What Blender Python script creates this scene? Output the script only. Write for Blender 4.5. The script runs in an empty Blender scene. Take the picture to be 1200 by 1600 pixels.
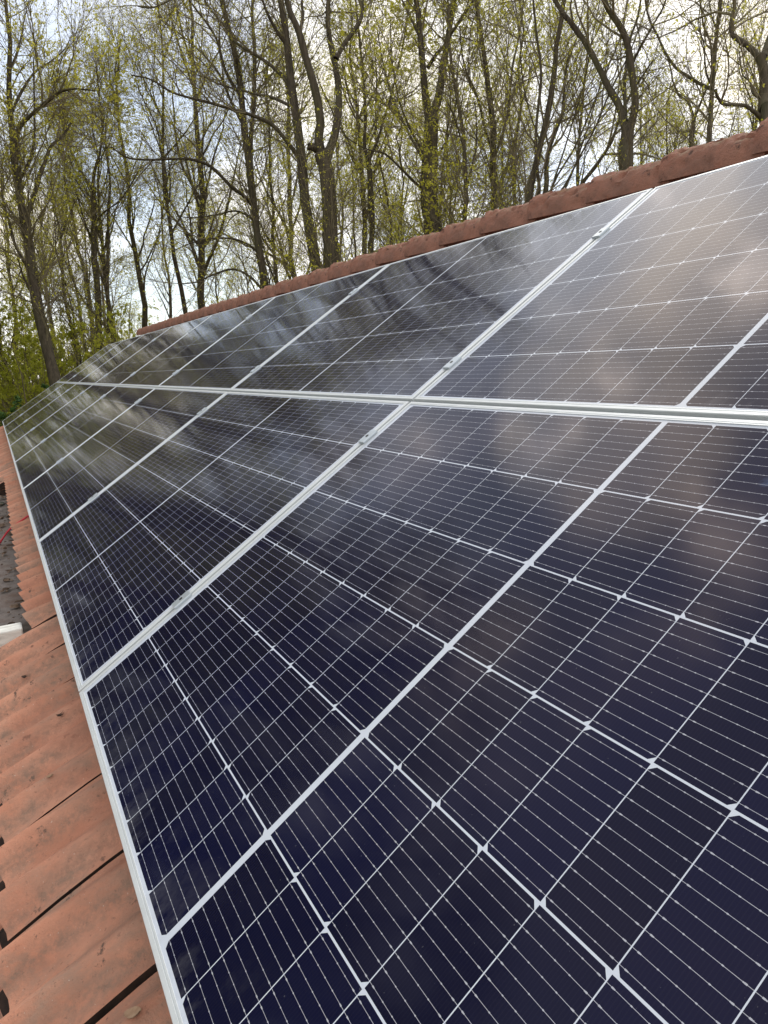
import bpy, bmesh, math, random
import numpy as np
from mathutils import Matrix, Vector, noise as mnoise

# ------------------------------------------------------------------ camera, sky, sun, exposure
sc = bpy.context.scene
COL = sc.collection
SLOPE = math.radians(33.0)
CS, SN = math.cos(SLOPE), math.sin(SLOPE)
F = 1094.48                                        # focal length in pixels of the 1200 px wide photograph
Rp = np.array([[0.4836, 0.7062, -0.5171], [0.1637, -0.6533, -0.7392], [-0.8599, 0.2728, -0.4315]])
M = np.array([[1, 0, 0], [0, CS, -SN], [0, SN, CS]])   # roof (u, v, h) -> world
U_, S_, V_ = np.linalg.svd(Rp); Rp = U_ @ V_
RW = Rp @ M.T
CAM = M @ np.array([1.7091, 0.3394, 0.6617])

cam = bpy.data.cameras.new("camera"); camo = bpy.data.objects.new("camera", cam); COL.objects.link(camo)
cam.sensor_fit = 'HORIZONTAL'; cam.sensor_width = 36.0; cam.lens = 36.0 * F / 1200.0
cam.clip_start = 0.02; cam.clip_end = 2000
m4 = Matrix.Identity(4)
for i in range(3):
    m4[i][0] = RW[0][i]; m4[i][1] = -RW[1][i]; m4[i][2] = -RW[2][i]; m4[i][3] = CAM[i]
camo.matrix_world = m4
sc.camera = camo

SUN_DIR = Vector((-0.42, 0.56, 0.71)).normalized()   # behind the clouds above the wood
sun_el = math.asin(SUN_DIR.z); sun_az = math.atan2(SUN_DIR.x, SUN_DIR.y)

w = bpy.data.worlds.new("World"); sc.world = w; w.use_nodes = True
nt = w.node_tree; nt.nodes.clear()
def N(t, typ, **kw):
    n = t.nodes.new(typ)
    for k, v in kw.items():
        if k.startswith('i_'): n.inputs[k[2:].replace('_', ' ')].default_value = v
        else: setattr(n, k, v)
    return n
out = N(nt, 'ShaderNodeOutputWorld')
sky = N(nt, 'ShaderNodeTexSky', sky_type='NISHITA', sun_disc=False)
sky.sun_elevation = sun_el; sky.sun_rotation = sun_az; sky.air_density = 1.0; sky.dust_density = 1.0
bg1 = N(nt, 'ShaderNodeBackground'); bg1.inputs[1].default_value = 0.15
bg2 = N(nt, 'ShaderNodeBackground'); bg2.inputs[1].default_value = 1.6
tc = N(nt, 'ShaderNodeTexCoord')
mp = N(nt, 'ShaderNodeMapping'); mp.inputs['Scale'].default_value = (1.0, 1.0, 1.7); mp.inputs['Location'].default_value = (0.35, 0.2, 0.1)
n1 = N(nt, 'ShaderNodeTexNoise'); n1.inputs['Scale'].default_value = 3.2; n1.inputs['Detail'].default_value = 6; n1.inputs['Roughness'].default_value = 0.55
cr = N(nt, 'ShaderNodeValToRGB'); cr.color_ramp.elements[0].position = 0.38; cr.color_ramp.elements[1].position = 0.55; cr.color_ramp.elements[0].color = (.4, .4, .4, 1)
n2 = N(nt, 'ShaderNodeTexNoise'); n2.inputs['Scale'].default_value = 3.4; n2.inputs['Detail'].default_value = 4
cr2 = N(nt, 'ShaderNodeValToRGB')
cr2.color_ramp.elements[0].position = 0.35; cr2.color_ramp.elements[0].color = (0.66, 0.70, 0.76, 1)
cr2.color_ramp.elements[1].position = 0.66; cr2.color_ramp.elements[1].color = (1.0, 0.93, 0.83, 1)
mix = N(nt, 'ShaderNodeMixShader')
L = nt.links.new
L(tc.outputs['Generated'], mp.inputs[0]); L(mp.outputs[0], n1.inputs['Vector']); L(mp.outputs[0], n2.inputs['Vector'])

def wmath(op, a, b=None, clamp=False):
    n = nt.nodes.new('ShaderNodeMath'); n.operation = op; n.use_clamp = clamp
    for i, x in enumerate((a, b)):
        if x is None: continue
        if isinstance(x, (int, float)): n.inputs[i].default_value = x
        else: L(x, n.inputs[i])
    return n.outputs[0]
def toward(d, lo, hi):                               # 0 away from direction d, 1 at it
    v = N(nt, 'ShaderNodeVectorMath', operation='DOT_PRODUCT'); v.inputs[1].default_value = Vector(d).normalized()
    nn = N(nt, 'ShaderNodeVectorMath', operation='NORMALIZE'); L(tc.outputs['Generated'], nn.inputs[0]); L(nn.outputs[0], v.inputs[0])
    mr = N(nt, 'ShaderNodeMapRange', interpolation_type='SMOOTHSTEP'); mr.inputs[1].default_value = lo; mr.inputs[2].default_value = hi
    L(v.outputs['Value'], mr.inputs[0]); return mr.outputs[0]
# open blue sky high behind the camera and in one gap over the wood; bright cloud round the hidden sun
gaps = wmath('ADD', wmath('MULTIPLY', toward((-.52, -.42, .74), .66, .95), .36), wmath('MULTIPLY', toward((-.90, .14, .41), .965, .99), .24))
n3 = N(nt, 'ShaderNodeTexNoise'); n3.inputs['Scale'].default_value = 5.5; n3.inputs['Detail'].default_value = 4; L(tc.outputs['Generated'], n3.inputs['Vector'])
patch = N(nt, 'ShaderNodeMapRange', interpolation_type='SMOOTHSTEP'); patch.inputs[1].default_value = .46; patch.inputs[2].default_value = .64; L(n3.outputs['Fac'], patch.inputs[0])
def sph(az, el): a, e = math.radians(az), math.radians(el); return (math.cos(a) * math.cos(e), math.sin(a) * math.cos(e), math.sin(e))
sunlit = None                                        # sunlit cloud banks breaking the overcast
for az, el, r_, st in ((145, 39, 13, 3.6), (167, 45, 11, 4.2), (-178, 33, 12, 2.2), (178, 54, 11, 2.6), (-166, 43, 10, 1.2)):
    q = wmath('MULTIPLY', toward(sph(az, el), math.cos(math.radians(r_)), math.cos(math.radians(r_ * .25))), st)
    sunlit = q if sunlit is None else wmath('MAXIMUM', sunlit, q)
glow = wmath('MULTIPLY', sunlit, wmath('ADD', wmath('MULTIPLY', patch.outputs[0], 1.5), .35))
lit = N(nt, 'ShaderNodeMix', data_type='RGBA', blend_type='MULTIPLY'); lit.inputs[0].default_value = 1
gl = wmath('ADD', wmath('MULTIPLY', glow, n2.outputs['Fac']), 1.0)
gv_ = N(nt, 'ShaderNodeCombineXYZ')
for i in range(3): L(wmath('ADD', 1.0, wmath('MULTIPLY', wmath('SUBTRACT', gl, 1.0), (1.0, .88, .80)[i])), gv_.inputs[i])
L(cr2.outputs[0], lit.inputs[6]); L(gv_.outputs[0], lit.inputs[7])
L(wmath('ADD', wmath('SUBTRACT', n1.outputs['Fac'], gaps), wmath('MULTIPLY', sunlit, .10)), cr.inputs[0]); L(n2.outputs['Fac'], cr2.inputs[0])
L(sky.outputs[0], bg1.inputs[0]); L(lit.outputs[2], bg2.inputs[0])
L(cr.outputs[0], mix.inputs[0]); L(bg1.outputs[0], mix.inputs[1]); L(bg2.outputs[0], mix.inputs[2]); L(mix.outputs[0], out.inputs[0])

sl = bpy.data.lights.new("sun", 'SUN'); sl.energy = 1.8; sl.angle = math.radians(12); sl.color = (1, 0.95, 0.88)
so = bpy.data.objects.new("sun", sl); COL.objects.link(so)
so.rotation_euler = SUN_DIR.to_track_quat('Z', 'Y').to_euler(); so.location = (0, 0, 40)

sc.view_settings.view_transform = 'Standard'; sc.view_settings.look = 'None'
sc.view_settings.exposure = 0.25; sc.view_settings.gamma = 1.0
sc.render.engine = 'CYCLES'
sc.cycles.max_bounces = 6; sc.cycles.transparent_max_bounces = 8

# ------------------------------------------------------------------ helpers
def ray(px, py):
    d = RW.T @ np.array([(px - 600) / F, (py - 800) / F, 1.0]); return d
def at(px, py, D):                                  # the point seen at a photo pixel, D metres forward
    return CAM + ray(px, py) * D
def roofpt(u, v, h): return M @ np.array([u, v, h])
def tag(o, label=None, cat=None, group=None, kind=None):
    if label: o['label'] = label
    if cat: o['category'] = cat
    if group: o['group'] = group
    if kind: o['kind'] = kind
    return o
def empty(name, loc=(0, 0, 0)):
    o = bpy.data.objects.new(name, None); o.empty_display_size = 0.2; COL.objects.link(o); o.location = loc; return o
def link(name, me, mat=None, parent=None):
    o = bpy.data.objects.new(name, me); COL.objects.link(o)
    if mat and not me.materials: me.materials.append(mat)
    if parent: o.parent = parent
    return o
def mesh_np(name, V, Q, smooth=True):
    V = np.asarray(V, np.float32); Q = np.asarray(Q, np.int32)
    me = bpy.data.meshes.new(name)
    me.vertices.add(len(V)); me.vertices.foreach_set('co', V.ravel())
    k = Q.shape[1]
    me.loops.add(Q.size); me.loops.foreach_set('vertex_index', Q.ravel())
    me.polygons.add(len(Q)); me.polygons.foreach_set('loop_start', np.arange(0, Q.size, k, dtype=np.int32))
    me.polygons.foreach_set('loop_total', np.full(len(Q), k, np.int32))
    me.polygons.foreach_set('use_smooth', np.full(len(Q), smooth, bool))
    me.update(calc_edges=True); me.validate(); return me
class MB:
    def __init__(s): s.v = []; s.f = []
    def add(s, v, f):
        o = len(s.v); s.v += [tuple(map(float, p)) for p in v]; s.f += [tuple(i + o for i in q) for q in f]
    def box(s, a, b, T=None):
        x0, y0, z0 = a; x1, y1, z1 = b
        v = [(x0, y0, z0), (x1, y0, z0), (x1, y1, z0), (x0, y1, z0), (x0, y0, z1), (x1, y0, z1), (x1, y1, z1), (x0, y1, z1)]
        if T is not None: v = [T @ Vector(p) for p in v]
        s.add(v, [(3, 2, 1, 0), (4, 5, 6, 7), (0, 1, 5, 4), (1, 2, 6, 5), (2, 3, 7, 6), (3, 0, 4, 7)])
    def mesh(s, name, smooth=False, bevel=0.0, seg=2):
        me = bpy.data.meshes.new(name); me.from_pydata(s.v, [], s.f); me.update()
        if bevel > 0:
            bm = bmesh.new(); bm.from_mesh(me)
            bmesh.ops.bevel(bm, geom=[e for e in bm.edges if e.calc_face_angle(0) > 0.5], offset=bevel, segments=seg, profile=0.5, affect='EDGES', clamp_overlap=True)
            bm.to_mesh(me); bm.free()
        for p in me.polygons: p.use_smooth = smooth
        return me

# ------------------------------------------------------------------ materials
def mat(name):
    m = bpy.data.materials.new(name); m.use_nodes = True; t = m.node_tree
    return m, t, t.nodes['Principled BSDF']
def noisy(name, stops, scale=6, detail=8, rough=0.85, bump=0.3, bscale=40, coord='Object', stretch=(1, 1, 1), dist=0.01, spec=0.3):
    m, t, b = mat(name)
    c = N(t, 'ShaderNodeTexCoord'); mp = N(t, 'ShaderNodeMapping'); mp.inputs['Scale'].default_value = stretch
    n = N(t, 'ShaderNodeTexNoise'); n.inputs['Scale'].default_value = scale; n.inputs['Detail'].default_value = detail; n.inputs['Roughness'].default_value = 0.62
    r = N(t, 'ShaderNodeValToRGB'); e = r.color_ramp.elements
    e[0].position, e[0].color = stops[0][0], (*stops[0][1], 1); e[1].position, e[1].color = stops[-1][0], (*stops[-1][1], 1)
    for p, col in stops[1:-1]:
        x = e.new(p); x.color = (*col, 1)
    n2 = N(t, 'ShaderNodeTexNoise'); n2.inputs['Scale'].default_value = bscale; n2.inputs['Detail'].default_value = 6
    bp = N(t, 'ShaderNodeBump'); bp.inputs['Strength'].default_value = bump; bp.inputs['Distance'].default_value = dist
    l = t.links.new
    l(c.outputs[coord], mp.inputs[0]); l(mp.outputs[0], n.inputs['Vector']); l(mp.outputs[0], n2.inputs['Vector'])
    l(n.outputs['Fac'], r.inputs[0]); l(r.outputs[0], b.inputs['Base Color']); l(n2.outputs['Fac'], bp.inputs['Height']); l(bp.outputs[0], b.inputs['Normal'])
    b.inputs['Roughness'].default_value = rough; b.inputs['Specular IOR Level'].default_value = spec
    return m

def math_n(t, op, a, b=None, c=None, clamp=False):
    n = t.nodes.new('ShaderNodeMath'); n.operation = op; n.use_clamp = clamp
    for i, x in enumerate((a, b, c)):
        if x is None: continue
        if isinstance(x, (int, float)): n.inputs[i].default_value = x
        else: t.links.new(x, n.inputs[i])
    return n.outputs[0]
def mixc(t, f, a, b):
    n = t.nodes.new('ShaderNodeMix'); n.data_type = 'RGBA'
    for s, x in ((n.inputs[0], f), (n.inputs[6], a), (n.inputs[7], b)):
        if hasattr(x, 'links') or hasattr(x, 'is_linked'): t.links.new(x, s)
        else: s.default_value = x if isinstance(x, float) else (*x, 1)
    return n.outputs[2]

PW, PH = 1.7523, 1.1368                    # panel outer size; seams every UP, rows every VP
UP, VP = 1.7643, 1.1478
PU, MG, PV = 0.0937, 0.0109, 0.184
ML = (PW - 18 * PU - MG) / 2; MBT = (PH - 6 * PV) / 2
BACK_C = (0.50, 0.54, 0.60)

def cell_material(name, smudges=()):
    """Half-cut solar cells under structured glass; coordinates in metres on the panel."""
    m, t, b = mat(name); l = t.links.new
    c = N(t, 'ShaderNodeTexCoord'); s = N(t, 'ShaderNodeSeparateXYZ'); l(c.outputs['Object'], s.inputs[0])
    x, y = s.outputs[0], s.outputs[1]
    half = math_n(t, 'GREATER_THAN', x, PW / 2)
    xr = math_n(t, 'SUBTRACT', math_n(t, 'SUBTRACT', x, ML), math_n(t, 'MULTIPLY', half, MG))
    yr = math_n(t, 'SUBTRACT', y, MBT)
    def dist(v, p):                         # distance to the nearest multiple of p
        q = math_n(t, 'ADD', math_n(t, 'DIVIDE', v, p), 0.5)
        return math_n(t, 'MULTIPLY', math_n(t, 'ABSOLUTE', math_n(t, 'SUBTRACT', math_n(t, 'FRACT', q), 0.5)), p)
    dx, dy = dist(xr, PU), dist(yr, PV)
    gx = math_n(t, 'LESS_THAN', dx, 0.00070)
    gy = math_n(t, 'LESS_THAN', dy, 0.00135)
    dm = math_n(t, 'LESS_THAN', math_n(t, 'ABSOLUTE', math_n(t, 'SUBTRACT', x, PW / 2)), MG / 2 + 0.0004)
    # half cells keep two clipped corners; rows of cells alternate, and the two halves mirror
    fr = math_n(t, 'MULTIPLY', math_n(t, 'FRACT', math_n(t, 'DIVIDE', xr, PU)), PU)
    rowp = math_n(t, 'FLOORED_MODULO', math_n(t, 'FLOOR', math_n(t, 'DIVIDE', yr, PV)), 2.0)
    sd = math_n(t, 'ABSOLUTE', math_n(t, 'SUBTRACT', rowp, math_n(t, 'SUBTRACT', 1.0, half)))
    dside = math_n(t, 'ADD', math_n(t, 'MULTIPLY', fr, math_n(t, 'SUBTRACT', 1.0, sd)), math_n(t, 'MULTIPLY', math_n(t, 'SUBTRACT', PU, fr), sd))
    ch = math_n(t, 'LESS_THAN', math_n(t, 'ADD', dside, dy), 0.0086)
    edge = math_n(t, 'MAXIMUM', math_n(t, 'MAXIMUM', math_n(t, 'LESS_THAN', xr, 0.0), math_n(t, 'GREATER_THAN', xr, 18 * PU)),
                  math_n(t, 'MAXIMUM', math_n(t, 'LESS_THAN', yr, 0.0), math_n(t, 'GREATER_THAN', yr, 6 * PV)))
    white = math_n(t, 'MAXIMUM', math_n(t, 'MAXIMUM', gx, gy), math_n(t, 'MAXIMUM', math_n(t, 'MAXIMUM', dm, ch), edge))
    # busbars, ten to a cell, and their solder pads
    BP = PV / 10
    db = dist(math_n(t, 'ADD', yr, BP / 2), BP)
    bus = math_n(t, 'LESS_THAN', db, 0.00026)
    dpx = dist(math_n(t, 'ADD', xr, PU / 10), PU / 5)
    pad = math_n(t, 'MULTIPLY', math_n(t, 'LESS_THAN', db, 0.00062), math_n(t, 'LESS_THAN', dpx, 0.0010))
    edgepad = math_n(t, 'MULTIPLY', math_n(t, 'LESS_THAN', db, 0.0008),
                     math_n(t, 'LESS_THAN', math_n(t, 'ABSOLUTE', math_n(t, 'SUBTRACT', dx, 0.0075)), 0.0012))
    bus = math_n(t, 'MAXIMUM', bus, math_n(t, 'MAXIMUM', pad, edgepad))
    # per-cell tone, in strings
    cx = math_n(t, 'FLOOR', math_n(t, 'DIVIDE', xr, PU)); cy = math_n(t, 'FLOOR', math_n(t, 'DIVIDE', yr, PV))
    oi = N(t, 'ShaderNodeObjectInfo')
    cmb = N(t, 'ShaderNodeCombineXYZ'); l(cx, cmb.inputs[0]); l(cy, cmb.inputs[1]); l(math_n(t, 'MULTIPLY', oi.outputs['Random'], 57.0), cmb.inputs[2])
    wn = N(t, 'ShaderNodeTexWhiteNoise'); l(cmb.outputs[0], wn.inputs['Vector'])
    cell = mixc(t, wn.outputs['Value'], (0.0044, 0.0050, 0.0185), (0.0050, 0.0060, 0.026))
    # hair-fine fingers across the cells
    fg = dist(xr, 0.0042); fl = math_n(t, 'LESS_THAN', fg, 0.0005)
    cell = mixc(t, math_n(t, 'MULTIPLY', fl, 0.05), cell, (0.055, 0.055, 0.075))
    base = mixc(t, bus, cell, (0.36, 0.37, 0.41))
    base = mixc(t, white, base, BACK_C)
    # dust gathered above the bottom frame and thin dried runs
    nz = N(t, 'ShaderNodeTexNoise'); nz.inputs['Scale'].default_value = 9; nz.inputs['Detail'].default_value = 7; nz.inputs['Roughness'].default_value = 0.7
    mp = N(t, 'ShaderNodeMapping'); mp.inputs['Scale'].default_value = (1.6, 0.8, 1); l(c.outputs['Object'], mp.inputs[0]); l(mp.outputs[0], nz.inputs['Vector'])
    low = math_n(t, 'SUBTRACT', 1.0, math_n(t, 'DIVIDE', y, 0.16), clamp=True)
    dust = math_n(t, 'MULTIPLY', math_n(t, 'MULTIPLY', low, low), math_n(t, 'SUBTRACT', math_n(t, 'MULTIPLY', nz.outputs['Fac'], 2.4), 1.15, clamp=True))
    dust = math_n(t, 'MULTIPLY', dust, 0.55, clamp=True)
    sp = N(t, 'ShaderNodeTexNoise'); sp.inputs['Scale'].default_value = 160; sp.inputs['Detail'].default_value = 2; l(c.outputs['Object'], sp.inputs['Vector'])
    spk = math_n(t, 'MULTIPLY', math_n(t, 'GREATER_THAN', sp.outputs['Fac'], 0.76), 0.22)
    dust = math_n(t, 'MAXIMUM', dust, spk)
    base = mixc(t, dust, base, (0.24, 0.24, 0.25))
    for (sx, sy, rx, ry, ang) in smudges:   # greasy hand marks wiped on the glass
        ca, sa = math.cos(ang), math.sin(ang)
        ex = math_n(t, 'SUBTRACT', x, sx); ey = math_n(t, 'SUBTRACT', y, sy)
        p = math_n(t, 'DIVIDE', math_n(t, 'ADD', math_n(t, 'MULTIPLY', ex, ca), math_n(t, 'MULTIPLY', ey, sa)), rx)
        q = math_n(t, 'DIVIDE', math_n(t, 'SUBTRACT', math_n(t, 'MULTIPLY', ey, ca), math_n(t, 'MULTIPLY', ex, sa)), ry)
        r2 = math_n(t, 'ADD', math_n(t, 'MULTIPLY', p, p), math_n(t, 'MULTIPLY', q, q))
        n4 = N(t, 'ShaderNodeTexNoise'); n4.inputs['Scale'].default_value = 60; l(c.outputs['Object'], n4.inputs['Vector'])
        f = math_n(t, 'MULTIPLY', math_n(t, 'SUBTRACT', 1.0, r2, clamp=True), math_n(t, 'SUBTRACT', math_n(t, 'MULTIPLY', n4.outputs['Fac'], 2.2), 0.7, clamp=True))
        base = mixc(t, math_n(t, 'MULTIPLY', f, 0.55), base, (0.13, 0.20, 0.36))
    l(base, b.inputs['Base Color'])
    b.inputs['Roughness'].default_value = 0.15
    b.inputs["IOR"].default_value = 1.29
    b.inputs['Specular Tint'].default_value = (1.0, 0.87, 0.83, 1)
    wv = N(t, 'ShaderNodeTexNoise'); wv.inputs['Scale'].default_value = 1.2; wv.inputs['Detail'].default_value = 2; l(c.outputs['Object'], wv.inputs['Vector'])
    bp = N(t, 'ShaderNodeBump'); bp.inputs['Strength'].default_value = 0.03; bp.inputs['Distance'].default_value = 0.02
    l(wv.outputs['Fac'], bp.inputs['Height']); l(bp.outputs[0], b.inputs['Normal'])
    l(math_n(t, 'ADD', math_n(t, 'MULTIPLY', dust, 0.5), 0.068), b.inputs['Roughness'])
    return m

M_CELL = cell_material('solar_glass')
M_CELL_A = cell_material('solar_glass_smudged', [(1.20, 0.965, 0.022, 0.013, 0.5), (1.236, 0.905, 0.018, 0.009, 0.3), (1.13, 1.01, 0.016, 0.012, 0.9)])
m, t, b = mat('anodised_aluminium'); M_ALU = m
b.inputs['Base Color'].default_value = (0.76, 0.79, 0.80, 1); b.inputs['Metallic'].default_value = 0.35; b.inputs['Roughness'].default_value = 0.48
nz = N(t, 'ShaderNodeTexNoise'); nz.inputs['Scale'].default_value = 30; nz.inputs['Detail'].default_value = 5
mx = mixc(t, nz.outputs['Fac'], (0.54, 0.575, 0.585), (0.70, 0.725, 0.725)); t.links.new(mx, b.inputs['Base Color'])
m, t, b = mat('clamp_steel'); M_CLAMP = m
b.inputs['Base Color'].default_value = (0.50, 0.55, 0.58, 1); b.inputs['Metallic'].default_value = 0.6; b.inputs['Roughness'].default_value = 0.42

def tile_material(name, ridge=False):
    m, t, b = mat(name); l = t.links.new
    g = N(t, 'ShaderNodeTexCoord'); co = g.outputs['Object']
    def nz(scale, det=8, ro=0.65, st=(1, 1, 1)):
        mp = N(t, 'ShaderNodeMapping'); mp.inputs['Scale'].default_value = st; l(co, mp.inputs[0])
        n = N(t, 'ShaderNodeTexNoise'); n.inputs['Scale'].default_value = scale; n.inputs['Detail'].default_value = det; n.inputs['Roughness'].default_value = ro
        l(mp.outputs[0], n.inputs['Vector']); return n.outputs['Fac']
    def band(f, lo, hi): return math_n(t, 'DIVIDE', math_n(t, 'SUBTRACT', f, lo), hi - lo, clamp=True)
    base = mixc(t, band(nz(5, 6, .6, (1, .45, 1)), .36, .66), (0.42, 0.185, 0.115), (0.55, 0.285, 0.190))
    base = mixc(t, math_n(t, 'MULTIPLY', band(nz(7, 9, .75, (1.2, .4, 1)), .46, .62), .85), base, (0.28, 0.19, 0.14))
    base = mixc(t, math_n(t, 'MULTIPLY', band(nz(95, 4, .7), .60, .70), .55), base, (0.12, 0.075, 0.06))
    base = mixc(t, math_n(t, 'MULTIPLY', band(nz(150, 3, .6), .70, .74), .8), base, (0.60, 0.52, 0.45))
    base = mixc(t, math_n(t, 'MULTIPLY', band(nz(26, 5, .7), .62, .68), .85), base, (0.075, 0.055, 0.045))
    if not ridge:                                    # algae grime plus painted shade on one flank, rounding each roll
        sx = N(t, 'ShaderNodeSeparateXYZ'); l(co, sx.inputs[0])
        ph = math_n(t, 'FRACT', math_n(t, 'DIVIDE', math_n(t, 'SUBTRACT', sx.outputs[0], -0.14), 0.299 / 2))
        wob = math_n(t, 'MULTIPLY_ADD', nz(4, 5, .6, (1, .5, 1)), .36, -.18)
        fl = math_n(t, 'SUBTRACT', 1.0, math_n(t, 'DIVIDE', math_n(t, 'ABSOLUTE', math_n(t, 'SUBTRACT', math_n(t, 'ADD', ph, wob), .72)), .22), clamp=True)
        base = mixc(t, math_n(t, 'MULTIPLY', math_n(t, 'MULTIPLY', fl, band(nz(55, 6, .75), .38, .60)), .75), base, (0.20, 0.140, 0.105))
        base = mixc(t, math_n(t, 'MULTIPLY', band(nz(3.1, 4, .6, (1, .6, 1)), .50, .62), .5), base, (0.40, 0.150, 0.090))
    if ridge:
        base = mixc(t, 0.66, base, (0.175, 0.075, 0.056))
        up = N(t, 'ShaderNodeNewGeometry'); sp = N(t, 'ShaderNodeSeparateXYZ'); l(up.outputs['Normal'], sp.inputs[0])
        moss = math_n(t, 'MULTIPLY', band(sp.outputs[2], .55, .95), band(nz(22, 8, .75), .44, .60))
        base = mixc(t, math_n(t, 'MULTIPLY', moss, .8), base, (0.13, 0.115, 0.06))
        base = mixc(t, math_n(t, 'MULTIPLY', band(nz(17, 6, .7), .60, .66), .8), base, (0.055, 0.035, 0.028))
    l(base, b.inputs['Base Color']); b.inputs['Roughness'].default_value = 0.88; b.inputs['Specular IOR Level'].default_value = 0.25
    h = math_n(t, 'ADD', math_n(t, 'MULTIPLY', nz(180, 4), .5), nz(28, 6))
    bp = N(t, 'ShaderNodeBump'); bp.inputs['Strength'].default_value = 0.6 if ridge else 0.5; bp.inputs['Distance'].default_value = 0.012 if ridge else 0.006
    l(h, bp.inputs['Height']); l(bp.outputs[0], b.inputs['Normal'])
    return m
M_TILE = tile_material('clay_tile'); M_RIDGE = tile_material('ridge_clay', True)
M_UNDER = noisy('roof_underlay', [(0.3, (0.02, 0.018, 0.016)), (0.7, (0.035, 0.03, 0.028))], 8)
M_BITUMEN = noisy('bitumen', [(0.34, (0.085, 0.065, 0.05)), (0.50, (0.235, 0.20, 0.18)), (0.66, (0.16, 0.11, 0.085))], 4.5, 10, 0.9, 0.5, 160)
M_WOOD = noisy('weathered_white_board', [(0.3, (0.42, 0.41, 0.37)), (0.5, (0.66, 0.66, 0.62)), (0.75, (0.72, 0.72, 0.68))], 9, 8, 0.8, 0.3, 60, stretch=(6, 1, 6))
M_BRICK = noisy('brick_wall', [(0.3, (0.22, 0.09, 0.06)), (0.7, (0.32, 0.15, 0.10))], 12)
M_GROUND = noisy('leaf_litter', [(0.3, (0.05, 0.045, 0.02)), (0.5, (0.10, 0.075, 0.04)), (0.72, (0.06, 0.085, 0.02))], 0.6, 12, 0.95, 0.8, 12)
M_DARKMETAL = noisy('dark_rubber', [(0.3, (0.02, 0.02, 0.02)), (0.7, (0.04, 0.04, 0.038))], 20)
M_VENT = noisy('grey_pipe', [(0.3, (0.12, 0.13, 0.10)), (0.7, (0.22, 0.22, 0.18))], 12)
m, t, b = mat('red_cable'); M_CABLE = m
b.inputs['Base Color'].default_value = (0.45, 0.012, 0.03, 1); b.inputs['Roughness'].default_value = 0.45
M_DEADLEAF = noisy('dead_leaf', [(0.3, (0.24, 0.14, 0.08)), (0.7, (0.42, 0.29, 0.19))], 60)
M_DARKBIT = noisy('dark_catkin', [(0.3, (0.035, 0.02, 0.015)), (0.7, (0.07, 0.045, 0.03))], 80)
M_YELLOW = noisy('yellow_blossom', [(0.3, (0.45, 0.30, 0.03)), (0.7, (0.6, 0.45, 0.08))], 80)

def bark_material(name, a, bcol, moss):
    m, t, b = mat(name); l = t.links.new
    g = N(t, 'ShaderNodeTexCoord'); mp = N(t, 'ShaderNodeMapping'); mp.inputs['Scale'].default_value = (9, 9, 1.6); l(g.outputs['Object'], mp.inputs[0])
    n = N(t, 'ShaderNodeTexNoise'); n.inputs['Scale'].default_value = 1.6; n.inputs['Detail'].default_value = 9; n.inputs['Roughness'].default_value = .7; l(mp.outputs[0], n.inputs['Vector'])
    base = mixc(t, math_n(t, 'DIVIDE', math_n(t, 'SUBTRACT', n.outputs['Fac'], .32), .36, clamp=True), a, bcol)
    n2 = N(t, 'ShaderNodeTexNoise'); n2.inputs['Scale'].default_value = .7; n2.inputs['Detail'].default_value = 6; l(g.outputs['Object'], n2.inputs['Vector'])
    ge = N(t, 'ShaderNodeNewGeometry'); sx = N(t, 'ShaderNodeSeparateXYZ'); l(ge.outputs['Normal'], sx.inputs[0])
    side = math_n(t, 'MULTIPLY_ADD', sx.outputs[0], -.4, .5, clamp=True)
    base = mixc(t, math_n(t, 'MULTIPLY', math_n(t, 'DIVIDE', math_n(t, 'SUBTRACT', n2.outputs['Fac'], .42), .2, clamp=True), side), base, moss)
    l(base, b.inputs['Base Color']); b.inputs['Roughness'].default_value = .92; b.inputs['Specular IOR Level'].default_value = .15
    bp = N(t, 'ShaderNodeBump'); bp.inputs['Strength'].default_value = .8; bp.inputs['Distance'].default_value = .03
    l(n.outputs['Fac'], bp.inputs['Height']); l(bp.outputs[0], b.inputs['Normal']); return m
M_BARK = bark_material('oak_bark', (0.036, 0.029, 0.022), (0.12, 0.098, 0.072), (0.115, 0.12, 0.04))
M_TWIG = bark_material('twig_bark', (0.13, 0.108, 0.072), (0.27, 0.225, 0.15), (0.20, 0.20, 0.07))
def leaf_material(name, c1, c2, tr=0.4):
    m, t, b = mat(name); l = t.links.new
    g = N(t, 'ShaderNodeNewGeometry')
    base = mixc(t, g.outputs['Random Per Island'], c1, c2)
    l(base, b.inputs['Base Color']); b.inputs['Roughness'].default_value = .6; b.inputs['Specular IOR Level'].default_value = .25
    tb = N(t, 'ShaderNodeBsdfTranslucent'); l(base, tb.inputs[0])
    mx = N(t, 'ShaderNodeMixShader'); mx.inputs[0].default_value = tr
    l(b.outputs[0], mx.inputs[1]); l(tb.outputs[0], mx.inputs[2])
    l(mx.outputs[0], t.nodes['Material Output'].inputs[0]); return m
M_LEAF = leaf_material('spring_leaf', (0.46, 0.45, 0.04), (0.68, 0.65, 0.09), .55)
M_LEAFO = leaf_material('olive_bud', (0.48, 0.45, 0.05), (0.66, 0.62, 0.09), .55)
M_SHRUB = leaf_material('shrub_leaf', (0.38, 0.42, 0.04), (0.62, 0.62, 0.09), .6)
M_LAUREL = leaf_material('evergreen_leaf', (0.030, 0.075, 0.015), (0.075, 0.15, 0.03), .3)

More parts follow.
